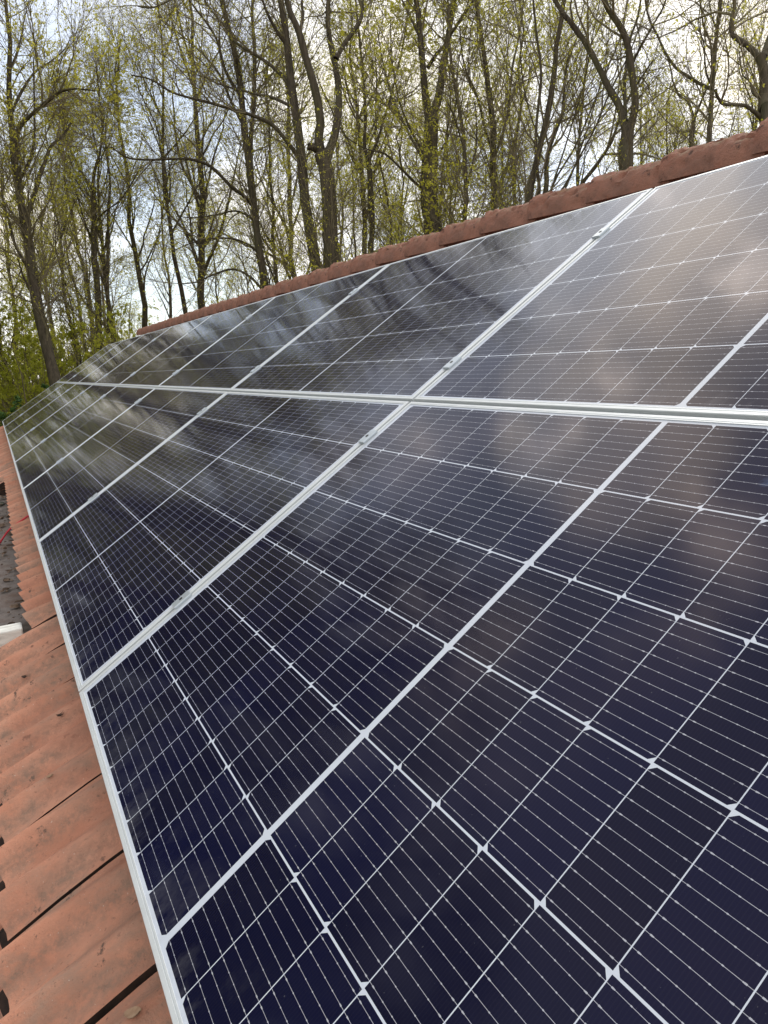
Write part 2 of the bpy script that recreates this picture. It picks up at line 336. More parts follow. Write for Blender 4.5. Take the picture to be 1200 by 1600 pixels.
# ------------------------------------------------------------------ setting: ground
GZ = -3.0
g = MB(); n = 40
xs = np.linspace(-420, 420, n + 1)
gv = [(x, y, GZ + 0.25 * mnoise.noise(Vector((x * .05, y * .05, 0)))) for y in xs for x in xs]
gf = [(j * (n + 1) + i, j * (n + 1) + i + 1, (j + 1) * (n + 1) + i + 1, (j + 1) * (n + 1) + i) for j in range(n) for i in range(n)]
g.add(gv, gf)
tag(link('ground', g.mesh('ground', True), M_GROUND), 'woodland floor of brown leaf litter and grass', None, None, 'structure')

# ------------------------------------------------------------------ house
rnd = random.Random(5)
house = empty('house', (0, 0, GZ))
tag(house, 'brick house with a red clay tiled roof carrying the solar panels', 'house')
HM = -GZ
def hparent(o, parent=house):
    o.parent = parent; o.matrix_parent_inverse = Matrix.Translation((0, 0, HM)) if parent is house else Matrix.Identity(4)
    return o
HT = -0.122            # tile valley plane below the panel plane
VA = 2.49              # apex along the slope
U0, U1 = -12.9, 3.9
TW = 0.299
NOTCH = (-5.55, -1.02)    # where the flat roof cuts in
tm = MB(); JOINTS = []
def prof(tt, amp):                                   # two soft rolls to a tile
    s = 0.5 - 0.5 * math.cos(4 * math.pi * tt); return amp * s ** 1.5
NP = 17
def tile(u, vb, vt, lift, Tf, dz, gap, fine=True):
    w_ = TW - gap; th = 0.011; rows = 5 if fine else 3
    v = []; fa = []
    for r in range(rows):
        k = r / (rows - 1); vv = vb + (vt - vb) * k
        for i in range(NP):
            tt = i / (NP - 1)
            h = HT + dz + prof(tt, 0.047 * (1 - 0.70 * k)) + lift * (1 - k) - 0.032 * k * k
            v.append(Tf(u + tt * w_, vv, h))
    for r in range(rows - 1):
        for i in range(NP - 1):
            a = r * NP + i; fa.append((a, a + 1, a + NP + 1, a + NP))
    nb = len(v)
    for i in range(NP):                              # butt end and underside lip
        tt = i / (NP - 1); h = HT + dz + prof(tt, 0.047) + lift - th
        v.append(Tf(u + tt * w_, vb + 0.002, h))
    for i in range(NP): 
        tt = i / (NP - 1); kb = 0.10 / (vt - vb); h = HT + dz + prof(tt, 0.047 * (1 - 0.70 * kb)) + lift * (1 - kb) - 0.032 * kb * kb - th
        v.append(Tf(u + tt * w_, vb + 0.10, h))
    for i in range(NP - 1):
        fa.append((nb + i, nb + i + 1, i + 1, i)); fa.append((nb + NP + i, nb + NP + i + 1, nb + i + 1, nb + i))
    for i, s in ((0, 1), (NP - 1, -1)):              # side skirts
        nb2 = len(v)
        for r in range(rows):
            k = r / (rows - 1); vv = vb + (vt - vb) * k
            v.append(Tf(u + (i / (NP - 1)) * w_, vv, HT + dz + lift * (1 - k) - 0.032 * k * k - 0.050))
        for r in range(rows - 1):
            q = (r * NP + i, (r + 1) * NP + i, nb2 + r + 1, nb2 + r)
            fa.append(q if s > 0 else q[::-1])
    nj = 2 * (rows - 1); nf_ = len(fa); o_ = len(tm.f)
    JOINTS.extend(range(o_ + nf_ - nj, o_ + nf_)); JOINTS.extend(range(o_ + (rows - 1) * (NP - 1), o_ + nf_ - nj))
    if rows == 5: JOINTS.extend(o_ + 3 * (NP - 1) + i for i in range(NP - 1) if (i % 8) in (1, 2, 3, 4, 5, 6))   # shade of the voids under the laps, painted dark
    tm.add(v, fa)
def Tfront(u, v, h): return roofpt(u, v, h)
APY, APZ = (M @ np.array([0, VA, HT]))[1:]
def Tback(u, v, h):
    p = roofpt(u, v, h); return np.array([p[0], 2 * APY - p[1], p[2]])
EXPO = 0.33; VB0 = -0.288
ncol = int((U1 - U0) / TW)
UG = -0.140                                    # a joint between tiles sits here
jo = UG - math.ceil((UG - U0) / TW) * TW
for side, Tf in ((0, Tfront), (1, Tback)):
    for k in range(-7, 9):
        vb = VB0 + EXPO * k; vt = min(vb + EXPO + 0.06, VA)
        for c in range(ncol + 1):
            u = jo + c * TW; uc = u + TW / 2
            vb2 = vb
            if side == 0 and NOTCH[0] < uc < NOTCH[1]:
                if vt < -0.14: continue
                if vb < -0.150: vb2 = -0.150
            rough_fine = side == 0 and k in (-2, -1, 0)
            tile(u, vb2, vt, 0.031, Tf, rnd.uniform(-.0025, .0025), rnd.choice([.006, .007, .007, .008, .011]) if abs(uc - 0.31) > .14 else .011, rough_fine)
roof = hparent(link('roof', tm.mesh('roof_tiles', True), M_TILE))
# smooth only across gentle angles
for p in roof.data.polygons: p.use_smooth = True
M_GRIME_SHADE = noisy('joint_grime_and_shade', [(0.35, (0.014, 0.009, 0.007)), (0.65, (0.050, 0.028, 0.020))], 30)  # dirt in the joints; painted shade on butt ends and lap heads
roof.data.materials.append(M_GRIME_SHADE)
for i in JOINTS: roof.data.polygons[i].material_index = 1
roof.data.set_sharp_from_angle(angle=math.radians(38))
# deck beneath the tiles (dark, keeps the joints closed), gable walls, eaves walls
um = MB()
dk = -0.090
VE = VB0 - 7 * EXPO + .05
for Tf in (Tfront, Tback):
    segs = [(U0, U1, -0.14, VA)] + ([(U0, NOTCH[0] , VE, -0.14), (NOTCH[1], U1, VE, -0.14)] if Tf is Tfront else [(U0, U1, VE, -0.14)])
    for a, b_, v0, v1 in segs:
        um.add([Tf(a, v0, HT + dk), Tf(b_, v0, HT + dk), Tf(b_, v1, HT + dk), Tf(a, v1, HT + dk)], [(0, 1, 2, 3)])
und = link('underlay', um.mesh('underlay'), M_UNDER, roof)
wm = MB()
eY, eZ = (M @ np.array([0, VE + .25, HT - .12]))[1:]
aY, aZ = (M @ np.array([0, VA, HT - .12]))[1:]
for xx in (U0 + .15, U1 - .15):
    wm.add([(xx, eY, GZ - .3), (xx, 2 * APY - eY, GZ - .3), (xx, 2 * APY - eY, eZ), (xx, APY, aZ), (xx, eY, eZ)], [(0, 1, 2, 3, 4)])
for yy in (eY, 2 * APY - eY):
    wm.add([(U0 + .15, yy, GZ - .3), (U1 - .15, yy, GZ - .3), (U1 - .15, yy, eZ), (U0 + .15, yy, eZ)], [(0, 1, 2, 3)])
hparent(link('wall', wm.mesh('house_wall'), M_BRICK))

# ridge tiles: stepped, weathered half-rounds
RP = 0.345
def ridge_mesh(seed):
    v = []; fa = []; na, nl = 30, 34; Ln = RP + 0.035
    for th in (0.0, 0.016):
        for j in range(nl + 1):
            k = j / nl; r = 0.106 - 0.005 * k + (0.0 if k > .14 else 0.004)
            lift = 0.015 * (1 - k)
            for i in range(na + 1):
                a = math.pi * (i / na)
                ca, sa = math.cos(a), math.sin(a)
                y = -(abs(ca) ** .8) * math.copysign(1, ca) * (r - th) * 1.02; z = (sa ** .85) * (r - th) + lift
                d = 0.0
                if th == 0:
                    q = Vector((k * Ln * 26, y * 26, z * 26 + seed * 9.1))
                    top = 0.35 + 0.65 * sa
                    d = top * (0.005 * mnoise.noise(q) + 0.007 * mnoise.noise(q * 2.3) + .005 * mnoise.noise(q * 5.5))
                    pit = mnoise.noise(Vector((k * Ln * 30, y * 60, seed * 3.7 + z * 20)))
                    if pit > .22: d -= 0.022 * (pit - .22) / .5 * top
                v.append((k * Ln, y * (1 + d / r), z + d * sa))
    W_ = na + 1; half = W_ * (nl + 1)
    for j in range(nl):
        for i in range(na):
            a = j * W_ + i
            fa.append((a, a + 1, a + W_ + 1, a + W_)); b2 = a + half; fa.append((b2, b2 + W_, b2 + W_ + 1, b2 + 1))
    for i in range(na):
        fa.append((i, half + i, half + i + 1, i + 1)); o = nl * W_
        fa.append((o + i, o + i + 1, half + o + i + 1, half + o + i))
    for j in range(nl):
        a = j * W_; fa.append((a, a + W_, half + a + W_, half + a)); a += na; fa.append((a, half + a, half + a + W_, a + W_))
    mb = MB(); mb.add(v, fa); me = mb.mesh('ridge_tile', True); me.set_sharp_from_angle(angle=math.radians(45)); me.materials.append(M_RIDGE); return me
rm = [ridge_mesh(s) for s in range(9)]
k = 0; u = 0.245 + 9 * RP
while u > -10.45:
    if u < U1 - .3:
        o = link('ridge_tile', rm[(k * 5) % 9], None, roof)
        o.location = (u, APY - .004, APZ + 0.022 + rnd.uniform(-.003, .003)); o.rotation_euler = (rnd.uniform(-.02, .02), rnd.uniform(-.008, .008), rnd.uniform(-.012, .012))
        k += 1
    u -= RP

# flat roof cut into the slope, its upstand and its white edge board
fm = MB()
FZ = -0.315; FY0, FY1 = -4.2, -0.045
nx, ny = 60, 40
fv = []; 
for j in range(ny + 1):
    for i in range(nx + 1):
        x = NOTCH[0] + 0.02 + (-1.06 - NOTCH[0]) * i / nx; y = FY0 + (FY1 - FY0) * j / ny
        z = FZ + 0.010 * mnoise.noise(Vector((x * 2.2, y * 2.2, 3))) + 0.004 * mnoise.noise(Vector((x * 9, y * 9, 3)))
        fv.append((x, y, z))
fm.add(fv, [(j * (nx + 1) + i, j * (nx + 1) + i + 1, (j + 1) * (nx + 1) + i + 1, (j + 1) * (nx + 1) + i) for j in range(ny) for i in range(nx)])
hparent(link('flat_roof', fm.mesh('flat_roof', True), M_BITUMEN))
hparent(link('flat_roof_wall', (lambda q: (q.box((NOTCH[0] + .03, FY0, GZ - .3), (-1.13, FY1, FZ - .02)), q.mesh('flat_roof_wall'))[1])(MB()), M_BRICK))
bmx = MB(); bmx.box((-1.125, FY0, FZ - .16), (-1.045, -0.105, -0.150))
tag(hparent(link('edge_board', bmx.mesh('edge_board', False, .006), M_WOOD)), 'weathered white board edging the flat roof')

# blown leaf bits and grit lying on the flat roof, thickest along the tile ends
lm = MB(); lr = random.Random(4)
for _ in range(420):
    y = FY1 - .06 - abs(lr.gauss(0, .28)); x = lr.uniform(NOTCH[0] + .1, -1.2); sz = lr.choice([.006, .008, .012, .018, .028])
    T = Matrix.Translation((x, y, FZ + .012)) @ Matrix.Rotation(lr.uniform(0, 6.3), 4, 'Z') @ Matrix.Rotation(lr.uniform(-.3, .3), 4, 'X')
    pts = [(math.cos(a) * sz * lr.uniform(.6, 1.2), math.sin(a) * sz * .6 * lr.uniform(.6, 1.2)) for a in np.arange(6) * math.pi / 3]
    v = [T @ Vector((px_, py_, 0)) for px_, py_ in pts] + [T @ Vector((px_ * .7, py_ * .7, sz * .3)) for px_, py_ in pts]
    lm.add(v, [tuple(range(5, -1, -1)), tuple(range(6, 12))] + [(i, (i + 1) % 6, 6 + (i + 1) % 6, 6 + i) for i in range(6)])
M_LITTER = noisy('roof_litter', [(0.35, (0.03, 0.02, 0.015)), (0.5, (0.11, 0.07, 0.045)), (0.68, (0.30, 0.22, 0.16))], 14)
tag(link('roof_litter', lm.mesh('roof_litter'), M_LITTER), 'dark leaf bits and grit scattered on the grey flat roof', 'leaf litter', None, 'stuff')

# vent on the flat roof
def lathe(prof_, n=20):
    mb = MB(); v = []; fa = []
    for r, z in prof_:
        for i in range(n):
            a = 2 * math.pi * i / n; v.append((r * math.cos(a), r * math.sin(a), z))
    for j in range(len(prof_) - 1):
        for i in range(n):
            fa.append((j * n + i, j * n + (i + 1) % n, (j + 1) * n + (i + 1) % n, (j + 1) * n + i))
    fa.append(tuple(range(n))[::-1]); fa.append(tuple((len(prof_) - 1) * n + i for i in range(n)))
    mb.add(v, fa); return mb
vent = empty('roof_vent', (-5.05, -0.235, FZ)); tag(vent, 'short grey vent pipe with a black cap on the flat roof', 'vent pipe')
link('pipe', lathe([(.12, 0), (.11, .012), (.062, .03), (.058, .19)]).mesh('pipe', True), M_VENT, vent)
o = link('cap', lathe([(.052, .16), (.085, .165), (.088, .20), (.070, .225), (.02, .235)]).mesh('cap', True), M_DARKMETAL, vent)

# red cable from under the array over the tiles to the flat roof
def tube(pts, r, name, sides=8):
    cu = bpy.data.curves.new(name, 'CURVE'); cu.dimensions = '3D'; cu.bevel_depth = r; cu.bevel_resolution = 3
    s = cu.splines.new('BEZIER'); s.bezier_points.add(len(pts) - 1)
    for bp, p in zip(s.bezier_points, pts):
        bp.co = p; bp.handle_left_type = bp.handle_right_type = 'AUTO'
    o = bpy.data.objects.new(name, cu); COL.objects.link(o)
    dg = bpy.context.evaluated_depsgraph_get(); me = bpy.data.meshes.new_from_object(o.evaluated_get(dg)); bpy.data.objects.remove(o); 
    for p in me.polygons: p.use_smooth = True
    return me
cpts = [roofpt(-2.975, 0.25, HT + .025), roofpt(-2.98, 0.0, HT + .046), roofpt(-2.985, -.10, HT + .052), roofpt(-2.99, -.160, HT + .053), (-3.04, -.190, FZ + .06), (-3.2, -.26, FZ + .012), (-3.42, -.62, FZ + .012), (-3.3, -1.3, FZ + .012)]
tag(link('cable', tube(cpts, 0.0055, 'cable'), M_CABLE), 'thin red cable running off the tiles onto the flat roof', 'cable')

# ------------------------------------------------------------------ solar panels
fmB = MB(); HF = 0.034; LIP = 0.0118; IN = 0.0016
def frame_mesh():
    mb = MB()
    o = [(0, 0), (PW, 0), (PW, PH), (0, PH)]; i_ = [(LIP, LIP), (PW - LIP, LIP), (PW - LIP, PH - LIP), (LIP, PH - LIP)]
    e = 0.0012
    oo = [(e, e), (PW - e, e), (PW - e, PH - e), (e, PH - e)]
    def ins(q): return [(q, q), (PW - q, q), (PW - q, PH - q), (q, PH - q)]
    v = []
    for ring, z in ((o, -HF), (o, -e), (oo, 0), (ins(.0076), 0), (ins(.0080), -.0009), (ins(.0088), -.0009), (ins(.0092), 0), (i_, 0), (i_, -IN - .004)):
        v += [(a, b2, z) for a, b2 in ring]
    fa = []
    for r in range(8):
        for k in range(4): fa.append((r * 4 + k, r * 4 + (k + 1) % 4, (r + 1) * 4 + (k + 1) % 4, (r + 1) * 4 + k))
    mb.add(v, fa)
    return mb.mesh('panel_frame')
FRAME = frame_mesh(); FRAME.materials.append(M_ALU)
def sheet(name, m):
    mb = MB(); a = LIP - .004
    z = -IN
    mb.box((a, a, -0.0075), (PW - a, PH - a, z)); me = mb.mesh(name); me.materials.append(m); return me
SHEET = sheet('glass', M_CELL); SHEET_A = sheet('glass_smudged', M_CELL_A)
BK = (lambda q: (q.box((.012, .012, -.0125), (PW - .012, PH - .012, -.0085)), q.mesh('backsheet'))[1])(MB())
def clamp_mesh():
    mb = MB(); L_ = 0.026; hw = 0.0165
    prof_ = [(-.0055, -.02), (-.0055, .0006), (-hw, .0006), (-hw, .0052), (-hw + .002, .0072), (hw - .002, .0072), (hw, .0052), (hw, .0006), (.0055, .0006), (.0055, -.02)]
    n = len(prof_); v = [(x, -L_, z) for x, z in prof_] + [(x, L_, z) for x, z in prof_]
    fa = [(i, i + n, (i + 1) % n + n, (i + 1) % n) for i in range(n)] 
    fa = [q[::-1] for q in fa] + [tuple(range(n)), tuple(range(2 * n - 1, n - 1, -1))]
    mb.add(v, fa); return mb.mesh('clamp')
CL = clamp_mesh(); CL.materials.append(M_CLAMP)
BOLT = (lambda q: q.mesh('bolt', True))(lathe([(.0052, .0066), (.0050, .0080), (.0034, .0082)], 10)); BOLT.materials.append(M_DARKMETAL)
RMAT = Matrix.Rotation(SLOPE, 4, 'X')
ordn = ['nearest', 'second', 'third', 'fourth', 'fifth', 'sixth', 'seventh', 'EIGHTH']
for row in (0, 1):
    for k in range(8):
        p = roofpt(-k * UP - .004, row * VP, 0)
        root = empty('solar_panel', p); root.rotation_euler = (SLOPE, 0, 0)
        rn = ('lower row by the eaves', 'upper row under the ridge')[row]
        lab = ('silver framed solar panel, nearest to the camera in the ' if k == 0 else 'silver framed solar panel, %s from the camera in the ' % ordn[k]) + rn
        lab = lab.replace('EIGHTH from', 'farthest from')
        tag(root, lab, 'solar panel', 'solar panels in two rows on the tiled roof')
        link('frame', FRAME, None, root)
        link('glass', SHEET_A if (row == 0 and k == 0) else SHEET, None, root)
        for vv in ((0.3115, 0.974) if row == 0 else (0.166, 0.862)):
            if k == 7: continue
            c = link('clamp', CL, None, root); c.location = (-0.006, vv + rnd.uniform(-.006, .006), 0)
            bo = link('bolt', BOLT, None, c)

# ------------------------------------------------------------------ bits lying on the tiles
def on_tile(u, v, dh=.03):
    return roofpt(u, v, HT + dh)
def surf(px, py):                                   # tile surface point under a photo pixel
    d = ray(px, py); nrm = np.array([0, -SN, CS]); h = HT + .040
    t_ = (h - (CAM @ nrm)) / (d @ nrm); p = CAM + d * t_
    for _ in range(8):
        uv = M.T @ p; tt = ((uv[0] - jo) % TW) / (TW - .005)
        kk = (uv[1] - VB0) % EXPO / (EXPO + .06)
        h = HT + prof(min(tt, 1), 0.047 * (1 - .70 * kk)) + .031 * (1 - kk) - .032 * kk * kk + .002
        t_ = (h - (CAM @ nrm)) / (d @ nrm); p = CAM + d * t_
    return p
def leaf_bit(name, px, py, L_, W_, ang, m_, lab, cat, curl=.25, thick=.0015):
    v = []; fa = []; n = 9
    for z in (0, thick):
        for i in range(n):
            k = i / (n - 1); wd = W_ * math.sin(math.pi * (0.08 + .86 * k)) ** .8
            zc = curl * L_ * (k - .5) ** 2 + z
            for s in (-1, 0, 1): v.append(((k - .5) * L_, s * wd / 2, zc + (abs(s) * .12 * W_)))
    h_ = n * 3
    for i in range(n - 1):
        for s in range(2):
            a = i * 3 + s; fa.append((a, a + 3, a + 4, a + 1)); fa.append((a + h_, a + 1 + h_, a + 4 + h_, a + 3 + h_))
    mb = MB(); mb.add(v, fa)
    o = link(name, mb.mesh(name, True), m_); o.location = surf(px, py); o.rotation_euler = (Matrix.Rotation(SLOPE, 3, 'X') @ Matrix.Rotation(ang, 3, 'Z')).to_euler()
    return tag(o, lab, cat)
leaf_bit('fallen_leaf', 210, 1583, .030, .014, .9, M_DEADLEAF, 'dry brown leaf on the tiles at the bottom edge beside the panel frame', 'leaf')
leaf_bit('fallen_leaf', 79, 1213, .020, .007, .9, M_DEADLEAF, 'pale dry leaf scrap on the tile halfway down the left side', 'leaf')
leaf_bit('catkin', 97, 1117, .024, .0065, 1.2, M_DARKBIT, 'dark curled catkin on the tile close to the panel frame', 'catkin', .9, .004)
leaf_bit('catkin', 40, 1058, .026, .008, .7, M_DARKBIT, 'dark catkin on the tile just below the white board', 'catkin', .5, .004)
leaf_bit('catkin', 25, 1135, .014, .006, .7, M_DARKBIT, 'small dark catkin near the left ends of the tiles', 'catkin', .5, .004)
leaf_bit('blossom', 28, 1387, .016, .009, .2, M_YELLOW, 'tiny yellow blossom scrap on the tile at left', 'blossom', .5, .002)
leaf_bit('catkin', 108, 1338, .016, .004, .8, M_DARKBIT, 'thin brown bud scale in the tile trough', 'catkin', .6, .003)
for (x, y, s, lab) in [(-1.62, -.30, .03, 'dark twig scrap lying on the flat roof nearest the tiles'), (-1.9, -.22, .02, 'small dark clod on the flat roof against the tile ends'), (-1.35, -.17, .03, 'brown leaf clump on the flat roof beside the white board')]:
    mb = MB(); pts = []
    bm = bmesh.new(); bmesh.ops.create_icosphere(bm, subdivisions=2, radius=s)
    for v_ in bm.verts: v_.co *= 1 + .5 * mnoise.noise(v_.co * 60 + Vector((x, y, 0)) * 9); v_.co.z *= .45
    me = bpy.data.meshes.new('debris'); bm.to_mesh(me); bm.free()
    o = link('debris', me, M_DARKBIT); o.location = (x, y, FZ + .008); o.rotation_euler = (0, 0, x * 7); tag(o, lab, 'debris')

# ------------------------------------------------------------------ trees
def nrmz(a): return a / (np.linalg.norm(a, axis=-1, keepdims=True) + 1e-9)
def tubes(P, R, S):
    B, Np, _ = P.shape
    T = nrmz(np.gradient(P, axis=1)); mean = nrmz(T.mean(1))
    ref = np.where(np.abs(mean[:, 2:3]) < .8, np.array([[0, 0, 1.]]), np.array([[1., 0, 0]]))[:, None, :]
    Uu = nrmz(np.cross(T, ref)); Vv = np.cross(T, Uu)
    a = np.arange(S) * 2 * np.pi / S
    V = P[:, :, None, :] + R[:, :, None, None] * (Uu[:, :, None, :] * np.cos(a)[None, None, :, None] + Vv[:, :, None, :] * np.sin(a)[None, None, :, None])
    idx = np.arange(B * Np * S).reshape(B, Np, S); nx_ = np.roll(idx, -1, 2)
    Q = np.stack([idx[:, :-1], nx_[:, :-1], nx_[:, 1:], idx[:, 1:]], -1).reshape(-1, 4)
    return V.reshape(-1, 3), Q
def grow(rng, P, R, n, t0, t1, l0, l1, ang, npts, wig, up, rs, rmin, weight_r=False):
    B, Np, _ = P.shape
    ln = np.linalg.norm(np.diff(P, axis=1), axis=2).sum(1); pw = ln * (R[:, 0] ** .5 if weight_r else 1); pw = pw / pw.sum()
    idx = rng.choice(B, n, p=pw); t_ = rng.uniform(t0, t1, n); f = t_ * (Np - 1); i = np.minimum(f.astype(int), Np - 2); a = (f - i)[:, None]
    st = P[idx, i] * (1 - a) + P[idx, i + 1] * a; tan = nrmz(P[idx, i + 1] - P[idx, i]); pr = R[idx, i] * (1 - a[:, 0]) + R[idx, i + 1] * a[:, 0]
    rv = rng.normal(size=(n, 3)); rv -= (rv * tan).sum(1, keepdims=True) * tan; rv = nrmz(rv)
    an = np.radians(rng.uniform(ang[0], ang[1], n))[:, None]
    d = nrmz(tan * np.cos(an) + rv * np.sin(an)); Ln = rng.uniform(l0, l1, n) * (1.15 - .65 * t_)
    pts = [st]; step = (Ln / (npts - 1))[:, None]
    for _ in range(npts - 1):
        d = nrmz(d + rng.normal(size=(n, 3)) * wig + np.array([0, 0, up])); pts.append(pts[-1] + d * step)
    Pn = np.stack(pts, 1); r0 = np.minimum(pr * .72, np.maximum(Ln * rs, rmin))
    k = np.linspace(0, 1, npts)[None, :]; Rn = np.maximum(r0[:, None] * (1 - .78 * k), rmin * .6)
    return Pn, Rn
def leaves_np(rng, P, n, size, clump=0.0):
    B, Np, _ = P.shape
    if clump > 0:                                   # whole twigs leaf out together
        c = P[:, -1] * 0.45; ph = rng.uniform(0, 6, 3)
        s = np.sin(c[:, 0] + ph[0]) + np.sin(c[:, 1] * 1.1 + ph[1]) + np.sin(c[:, 2] * .9 + ph[2])
        pw = np.exp(s * clump); pw /= pw.sum()
    else: pw = None
    bi = rng.choice(B, n, p=pw); ti = rng.uniform(.45, 1, n) ** .6 * (Np - 1); i = np.minimum(ti.astype(int), Np - 2); a = (ti - i)[:, None]
    c = P[bi, i] * (1 - a) + P[bi, i + 1] * a + rng.normal(size=(n, 3)) * size * .55
    A = nrmz(rng.normal(size=(n, 3))); Bv = nrmz(np.cross(A, rng.normal(size=(n, 3))))
    s = (size * rng.uniform(.5, 1.25, n))[:, None]
    V = np.stack([c - A * s, c + Bv * s * .55, c + A * s, c - Bv * s * .55], 1).reshape(-1, 3)
    Q = np.arange(4 * n).reshape(-1, 4); return V, Q
def join(parts):
    Vs, Qs, o = [], [], 0
    for V, Q in parts: Vs.append(V); Qs.append(Q + o); o += len(V)
    return np.concatenate(Vs), np.concatenate(Qs)
def spline(pts, rad, n):
    pts = np.asarray(pts, float); rad = np.asarray(rad, float)
    if len(pts) == 2: pts = np.stack([pts[0], (pts[0] + pts[1]) / 2, pts[1]]); rad = np.array([rad[0], rad.mean(), rad[1]])
    p = np.vstack([2 * pts[0] - pts[1], pts, 2 * pts[-1] - pts[-2]])
    sg = np.linalg.norm(np.diff(pts, axis=0), axis=1); cum = np.r_[0, np.cumsum(sg)]
    s = np.linspace(0, cum[-1], n); o = []
    for q in s:
        i = min(np.searchsorted(cum, q, 'right') - 1, len(pts) - 2); t_ = (q - cum[i]) / (sg[i] + 1e-9)
        a, b_, c, d = p[i], p[i + 1], p[i + 2], p[i + 3]
        o.append(.5 * (2 * b_ + (c - a) * t_ + (2 * a - 5 * b_ + 4 * c - d) * t_ ** 2 + (3 * b_ - a - 3 * c + d) * t_ ** 3))
    return np.array(o), np.interp(s, cum, rad)

def finish_tree(name, base, tr, crown, leaf, lab, cat, group=None, leafmat=None, extra=None):
    """tr/crown/leaf: (V, Q) in world metres -> one Empty with trunk, crown and foliage."""
    root = empty(name, base); tag(root, lab, cat, group)
    b_ = np.asarray(base)
    me = mesh_np('trunk', tr[0] - b_, tr[1]); me.materials.append(M_BARK); link('trunk', me, None, root)
    if crown: me = mesh_np('crown', crown[0] - b_, crown[1]); me.materials.append(M_TWIG); link('crown', me, None, root)
    if leaf: me = mesh_np('foliage', leaf[0] - b_, leaf[1], False); me.materials.append(leafmat or M_LEAF); link('foliage', me, None, root)
    return root

def twiggery(rng, P, R, nb, nt_, nf, lb=(1.6, 4.2), lt=(.7, 1.8), lf=(.3, .8), up=.06, t0=.25, ang=(25, 60)):
    """three orders of finer wood grown from limbs P, R"""
    b1, r1 = grow(rng, P, R, nb, t0, .98, lb[0], lb[1], ang, 8, .16, up, .0085, .006, True)
    b2, r2 = grow(rng, b1, r1, nt_, .15, 1, lt[0], lt[1], (20, 55), 6, .17, up * .8, .006, .0042)
    b3, r3 = grow(rng, b2, r2, nf, .1, 1, lf[0], lf[1], (20, 50), 4, .18, up * .6, .005, .0030)
    return (b1, r1), (b2, r2), (b3, r3)

def traced_tree(name, lab, D, limbs, seed, nb=90, nt_=900, nf=3000, nleaf=2500, leafmat=None, leafsize=.032, clump=.8, up=.05, cat='tree', lb=(1.6, 4.2), t0=.25):
    """limbs: list of (points in photo px, width px at both ends, depth change) measured off the photograph, stood up at D metres"""
    rng = np.random.default_rng(seed); parts = []; Ps, Rs = [], []
    for j, (pp, wd, dz) in enumerate(limbs):
        n_ = len(pp); P3 = []
        for q, (x, y) in enumerate(pp): P3.append(at(x, y, D + dz * (q / max(n_ - 1, 1)) + (0 if j == 0 else 0)))
        rr = list(np.linspace(wd[0], wd[1], n_) * .5 * D / F)
        if j == 0:
            b0 = P3[0].copy(); b0[2] = GZ - .2; b0 = b0 + (P3[0] - P3[1]) * np.array([1, 1, 0]) * .3
            P3 = [b0] + P3; rr = [rr[0] * 1.3] + rr
        a, r_ = spline(P3, rr, 26)
        jit = rng.normal(size=a.shape) * r_[:, None] * .22; jit[0] = 0; jit[1:-1] = (jit[:-2] + jit[1:-1] + jit[2:]) / 3
        a = a + jit; r_ = r_ * (1 + rng.normal(size=r_.shape) * .05)
        if j: r_[0] *= 1.15
        Ps.append(a); Rs.append(r_); parts.append(tubes(a[None], r_[None], 12 if wd[0] > 8 else 8))
    P, R = np.array(Ps), np.array(Rs)
    base = Ps[0][0].copy(); base[2] = GZ
    lim = P[1:] if len(P) > 1 else P; lr = R[1:] if len(P) > 1 else R
    mainP, mainR = (P, R)
    g1, g2, g3 = twiggery(rng, mainP, mainR, nb, nt_, nf, lb=lb, up=up, t0=t0)
    crown = join([tubes(*g1, 5), tubes(*g2, 4), tubes(*g3, 3)])
    leaf = leaves_np(rng, g3[0], nleaf, leafsize, clump) if nleaf else None
    return finish_tree(name, base, join(parts), crown, leaf, lab, cat, None, leafmat)

# ---- the trees one can tell apart, nearest first
traced_tree('oak_tree', 'forked tree with a sawn limb stub, tallest over the middle of the ridge', 21, [
    ([(521, 430), (517, 370), (513, 310), (508, 262), (503, 243)], (25, 22), 0),
    ([(503, 245), (497, 222), (499, 190), (491, 135), (476, 85), (465, 45), (450, 5), (440, -60), (425, -200)], (16, 6), -1.5),
    ([(509, 250), (522, 215), (529, 180), (530, 140), (521, 90), (513, 40), (513, 0), (520, -80), (515, -220)], (14, 5), 1.8),
    ([(525, 92), (540, 65), (558, 40), (567, 15), (566, -30), (575, -120)], (8, 3), .8),
    ([(500, 240), (492, 232), (484, 229)], (11, 10.5), -.3),
    ([(468, 55), (473, 25), (472, 0), (480, -70)], (6, 3), .5)], 11, 110, 1000, 3000, 5000, t0=.35)
traced_tree('oak_tree', 'tall dark trunk leaning left, close beside the forked tree', 23, [
    ([(497, 440), (488, 380), (477, 310), (470, 240), (462, 180), (452, 110), (445, 50), (437, 0), (425, -120), (415, -240)], (18, 7), 0),
    ([(466, 245), (447, 220), (425, 195), (400, 182), (365, 171), (330, 161), (300, 154), (265, 142), (235, 124), (205, 117)], (7, 2), -2.5),
    ([(455, 138), (440, 118), (420, 100), (400, 86), (370, 67), (350, 40), (322, 4), (300, -50)], (7, 2), 2),
    ([(452, 165), (425, 152), (400, 147), (347, 133), (318, 120), (283, 111)], (5, 1.5), 2.5),
    ([(448, 70), (432, 48), (418, 20), (405, -20), (390, -90)], (6, 2.5), -1)], 12, 120, 1300, 3600, 7000, M_LEAFO, t0=.3)
